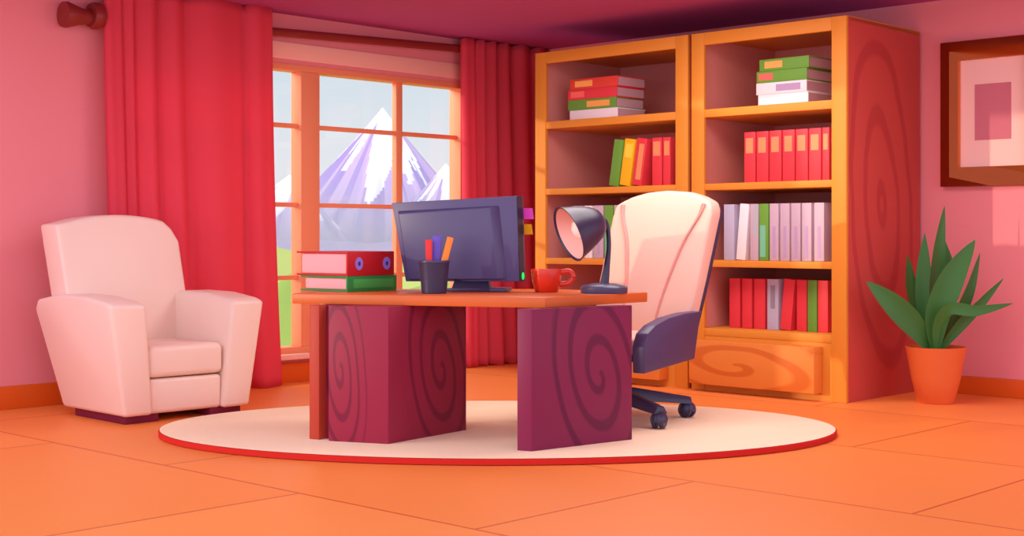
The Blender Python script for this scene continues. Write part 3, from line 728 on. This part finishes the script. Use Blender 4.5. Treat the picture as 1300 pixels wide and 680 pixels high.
# backrest
hw = 0.325
out = [(-hw * 0.94, 0.42), (hw * 0.94, 0.42), (hw, 0.75), (hw * 1.02, 1.12)]
tp = [(hw * 1.0, 1.16), (hw * 0.93, 1.20), (hw * 0.7, 1.235), (hw * 0.4, 1.262), (0.0, 1.272), (-hw * 0.4, 1.262), (-hw * 0.7, 1.238), (-hw * 0.86, 1.215), (-hw * 1.0, 1.19)]
out = out + tp + [(-hw * 1.02, 1.12), (-hw, 0.75)]
def lean(c):
    h_ = max(0.0, c.z - 0.42); return (c.x, c.y + 0.36 * h_ + 0.05 * h_ * h_ , c.z)
bk1 = prism([(x_, 0.22, z_) for x_, z_ in out], (0, 0.12, 0)); bevel(bk1, 0.028, 3); warp(bk1, lean)
finish(bk1, 'back_cushion', M_CHAIR, ch)
bk2 = prism([(x_ * 1.0, 0.335, z_ - 0.02 * (z_ > 1)) for x_, z_ in out], (0, 0.035, 0)); bevel(bk2, 0.01, 2); warp(bk2, lean)
finish(bk2, 'back_shell', M_DARK2, ch)
M_PIPE = mat('seam_piping', (222, 140, 132), 0.5, 0.3)
for sg in (-1, 1):
    pts = [Vector(lean(Vector((sg * x_, 0.219, z_)))) for x_, z_ in ((0.10, 0.46), (0.115, 0.62), (0.145, 0.80), (0.19, 0.98), (0.25, 1.12), (0.268, 1.19))]
    finish(tube(bez(pts, 6), [0.008 + 0.012 * (i / 30.0) ** 2 for i in range(31)], 10, squash=0.35), 'seam', M_PIPE, ch)
st = box(-0.29, 0.29, -0.27, 0.26, 0.385, 0.475, 0.03, 3); finish(st, 'seat', M_CHAIR, ch)
finish(box(-0.27, 0.27, -0.25, 0.25, 0.345, 0.388, 0.012, 2), 'seat_pan', M_DARK2, ch)
def armrest(sgn):
    # side profile y (front negative) z
    pr = [(-0.29, 0.295), (0.235, 0.335), (0.30, 0.575), (0.325, 0.592), (0.14, 0.590), (-0.04, 0.572), (-0.18, 0.540), (-0.26, 0.50), (-0.295, 0.43)]
    x0 = 0.30 if sgn > 0 else -0.375
    bm = prism([(x0, y_, z_) for y_, z_ in pr], (0.075, 0, 0)); bevel(bm, 0.008, 2); return bm
finish(armrest(1), 'armrest', mat('armrest_plastic', (72, 58, 98), 0.38, 0.4), ch); finish(armrest(-1), 'armrest', bpy.data.materials['armrest_plastic'], ch)
finish(lathe([(0, 0.10), (0.045, 0.10), (0.045, 0.17), (0.028, 0.175), (0.028, 0.30), (0.05, 0.31), (0.06, 0.345), (0, 0.345)], 28), 'gas_post', M_DARK2, ch)
base_ang = math.atan2(7.16 - oc0.y, 0.80 - oc0.x) - rzc
for i in range(5):
    a_ = base_ang + i * 2 * math.pi / 5; L5 = 0.44
    leg = hexa([(0.02, -0.045, 0.11), (L5, -0.045, 0.078), (L5, 0.045, 0.078), (0.02, 0.045, 0.11), (0.02, -0.03, 0.19), (L5, -0.022, 0.115), (L5, 0.022, 0.115), (0.02, 0.03, 0.19)], 0.006)
    leg.transform(Matrix.Rotation(a_, 4, 'Z')); lo = finish(leg, 'leg', M_DARK2, ch)
    cx, cy = math.cos(a_) * L5 * 0.96, math.sin(a_) * L5 * 0.96
    w1 = bmesh.new()
    for dx in (-0.034, 0.006):
        q = lathe([(0, 0), (0.034, 0), (0.043, 0.006), (0.043, 0.020), (0.034, 0.028), (0, 0.028)], 24)
        q.transform(Matrix.Translation((cx, cy, 0.0435)) @ Matrix.Rotation(a_ + 0.6, 4, 'Z') @ Matrix.Translation((dx, 0, 0)) @ Matrix.Rotation(math.pi / 2, 4, 'Y')); join(w1, q)
    hd = lathe([(0.046, 0.036), (0.048, 0.056), (0.036, 0.078), (0, 0.084)], 24, Matrix.Translation((cx, cy, 0))); join(w1, hd)
    finish(w1, 'castor', M_DARK2, lo)

# ------------------------------------------------------------------ potted plant
pp = G(1188, 511); pl = thing('potted_plant', 'leafy green plant in a terracotta pot beside the right bookcase', 'plant', (pp[0], pp[1], 0))
finish(lathe([(0, 0), (0.105, 0), (0.112, 0.006), (0.150, 0.16), (0.182, 0.335), (0.186, 0.352), (0.176, 0.352), (0.168, 0.33), (0, 0.33)], 56), 'pot', M_POT, pl)
finish(lathe([(0, 0.338), (0.10, 0.335), (0.1705, 0.331), (0, 0.325)], 40), 'soil', M_SOIL, pl)
def PL(px, py, dd=0.0): v = P(px, py, pp[1] + dd); return Vector((v.x - pp[0], v.y - pp[1], v.z))
def green(name, c):
    m = mat(name, c, 0.45, 0.35, var=0.08, vscale=2.0); return m
M_LEAF = green('leaf_green', (58, 116, 48))
def leaf(pts, wmax, roll=0.0, fold=0.25, wpos=0.45):
    pts = bez(pts, 9); n = len(pts); bm = bmesh.new(); rows = []
    for i, p in enumerate(pts):
        u = i / (n - 1); t = (pts[min(i + 1, n - 1)] - pts[max(i - 1, 0)]).normalized()
        view = Vector((math.sin(roll), -math.cos(roll), 0.0)); side = t.cross(view).normalized(); nrm_ = side.cross(t).normalized()
        if u < wpos: w = 0.30 + 0.70 * math.sin(u / wpos * math.pi / 2)
        else: w = math.cos((u - wpos) / (1 - wpos) * math.pi / 2) ** 0.8
        w = max(w * wmax / 2, 0.001)
        th = 0.002
        rows.append([bm.verts.new(p + side * w * a_ + nrm_ * (w * fold * (abs(a_) ** 1.5) + b_)) for a_, b_ in ((-1, 0), (-0.5, th), (0, th), (0.5, th), (1, 0), (0.5, -th), (0, -th), (-0.5, -th))])
    for a_, b_ in zip(rows, rows[1:]):
        for k in range(8): bm.faces.new((a_[k], a_[(k + 1) % 8], b_[(k + 1) % 8], b_[k]))
    bm.faces.new(rows[0][::-1]); bm.faces.new(rows[-1])
    finish(bm, 'leaf', M_LEAF, pl, 60)
Zb = 446
leaf([PL(1184, Zb, -0.03), PL(1158, 412, -0.08), PL(1130, 384, -0.12), PL(1100, 357, -0.14)], 0.155, 0.2)
leaf([PL(1183, Zb, 0.06), PL(1168, 400, 0.10), PL(1156, 365, 0.12), PL(1152, 323, 0.13)], 0.125, 0.5)
leaf([PL(1185, Zb, 0.05), PL(1176, 395, 0.08), PL(1173, 350, 0.09), PL(1174, 296, 0.10)], 0.115, -0.3)
leaf([PL(1188, Zb, 0.02), PL(1187, 380, 0.02), PL(1191, 320, 0.03), PL(1199, 261, 0.04)], 0.105, 0.3)
leaf([PL(1190, Zb, 0.07), PL(1200, 400, 0.10), PL(1206, 350, 0.11), PL(1199, 303, 0.12)], 0.085, -0.2)
leaf([PL(1187, Zb, -0.06), PL(1190, 400, -0.08), PL(1210, 350, -0.10), PL(1238, 304, -0.10)], 0.165, -0.15, wpos=0.5)
leaf([PL(1192, Zb, 0.03), PL(1212, 408, 0.05), PL(1230, 370, 0.07), PL(1244, 321, 0.08)], 0.085, 0.3)
leaf([PL(1192, Zb, 0.0), PL(1216, 416, -0.01), PL(1242, 388, -0.02), PL(1274, 353, -0.02)], 0.075, 0.2)
leaf([PL(1188, Zb, -0.09), PL(1190, 412, -0.13), PL(1206, 392, -0.17), PL(1240, 394, -0.20), PL(1286, 385, -0.22)], 0.075, 0.0, 0.15, 0.6)
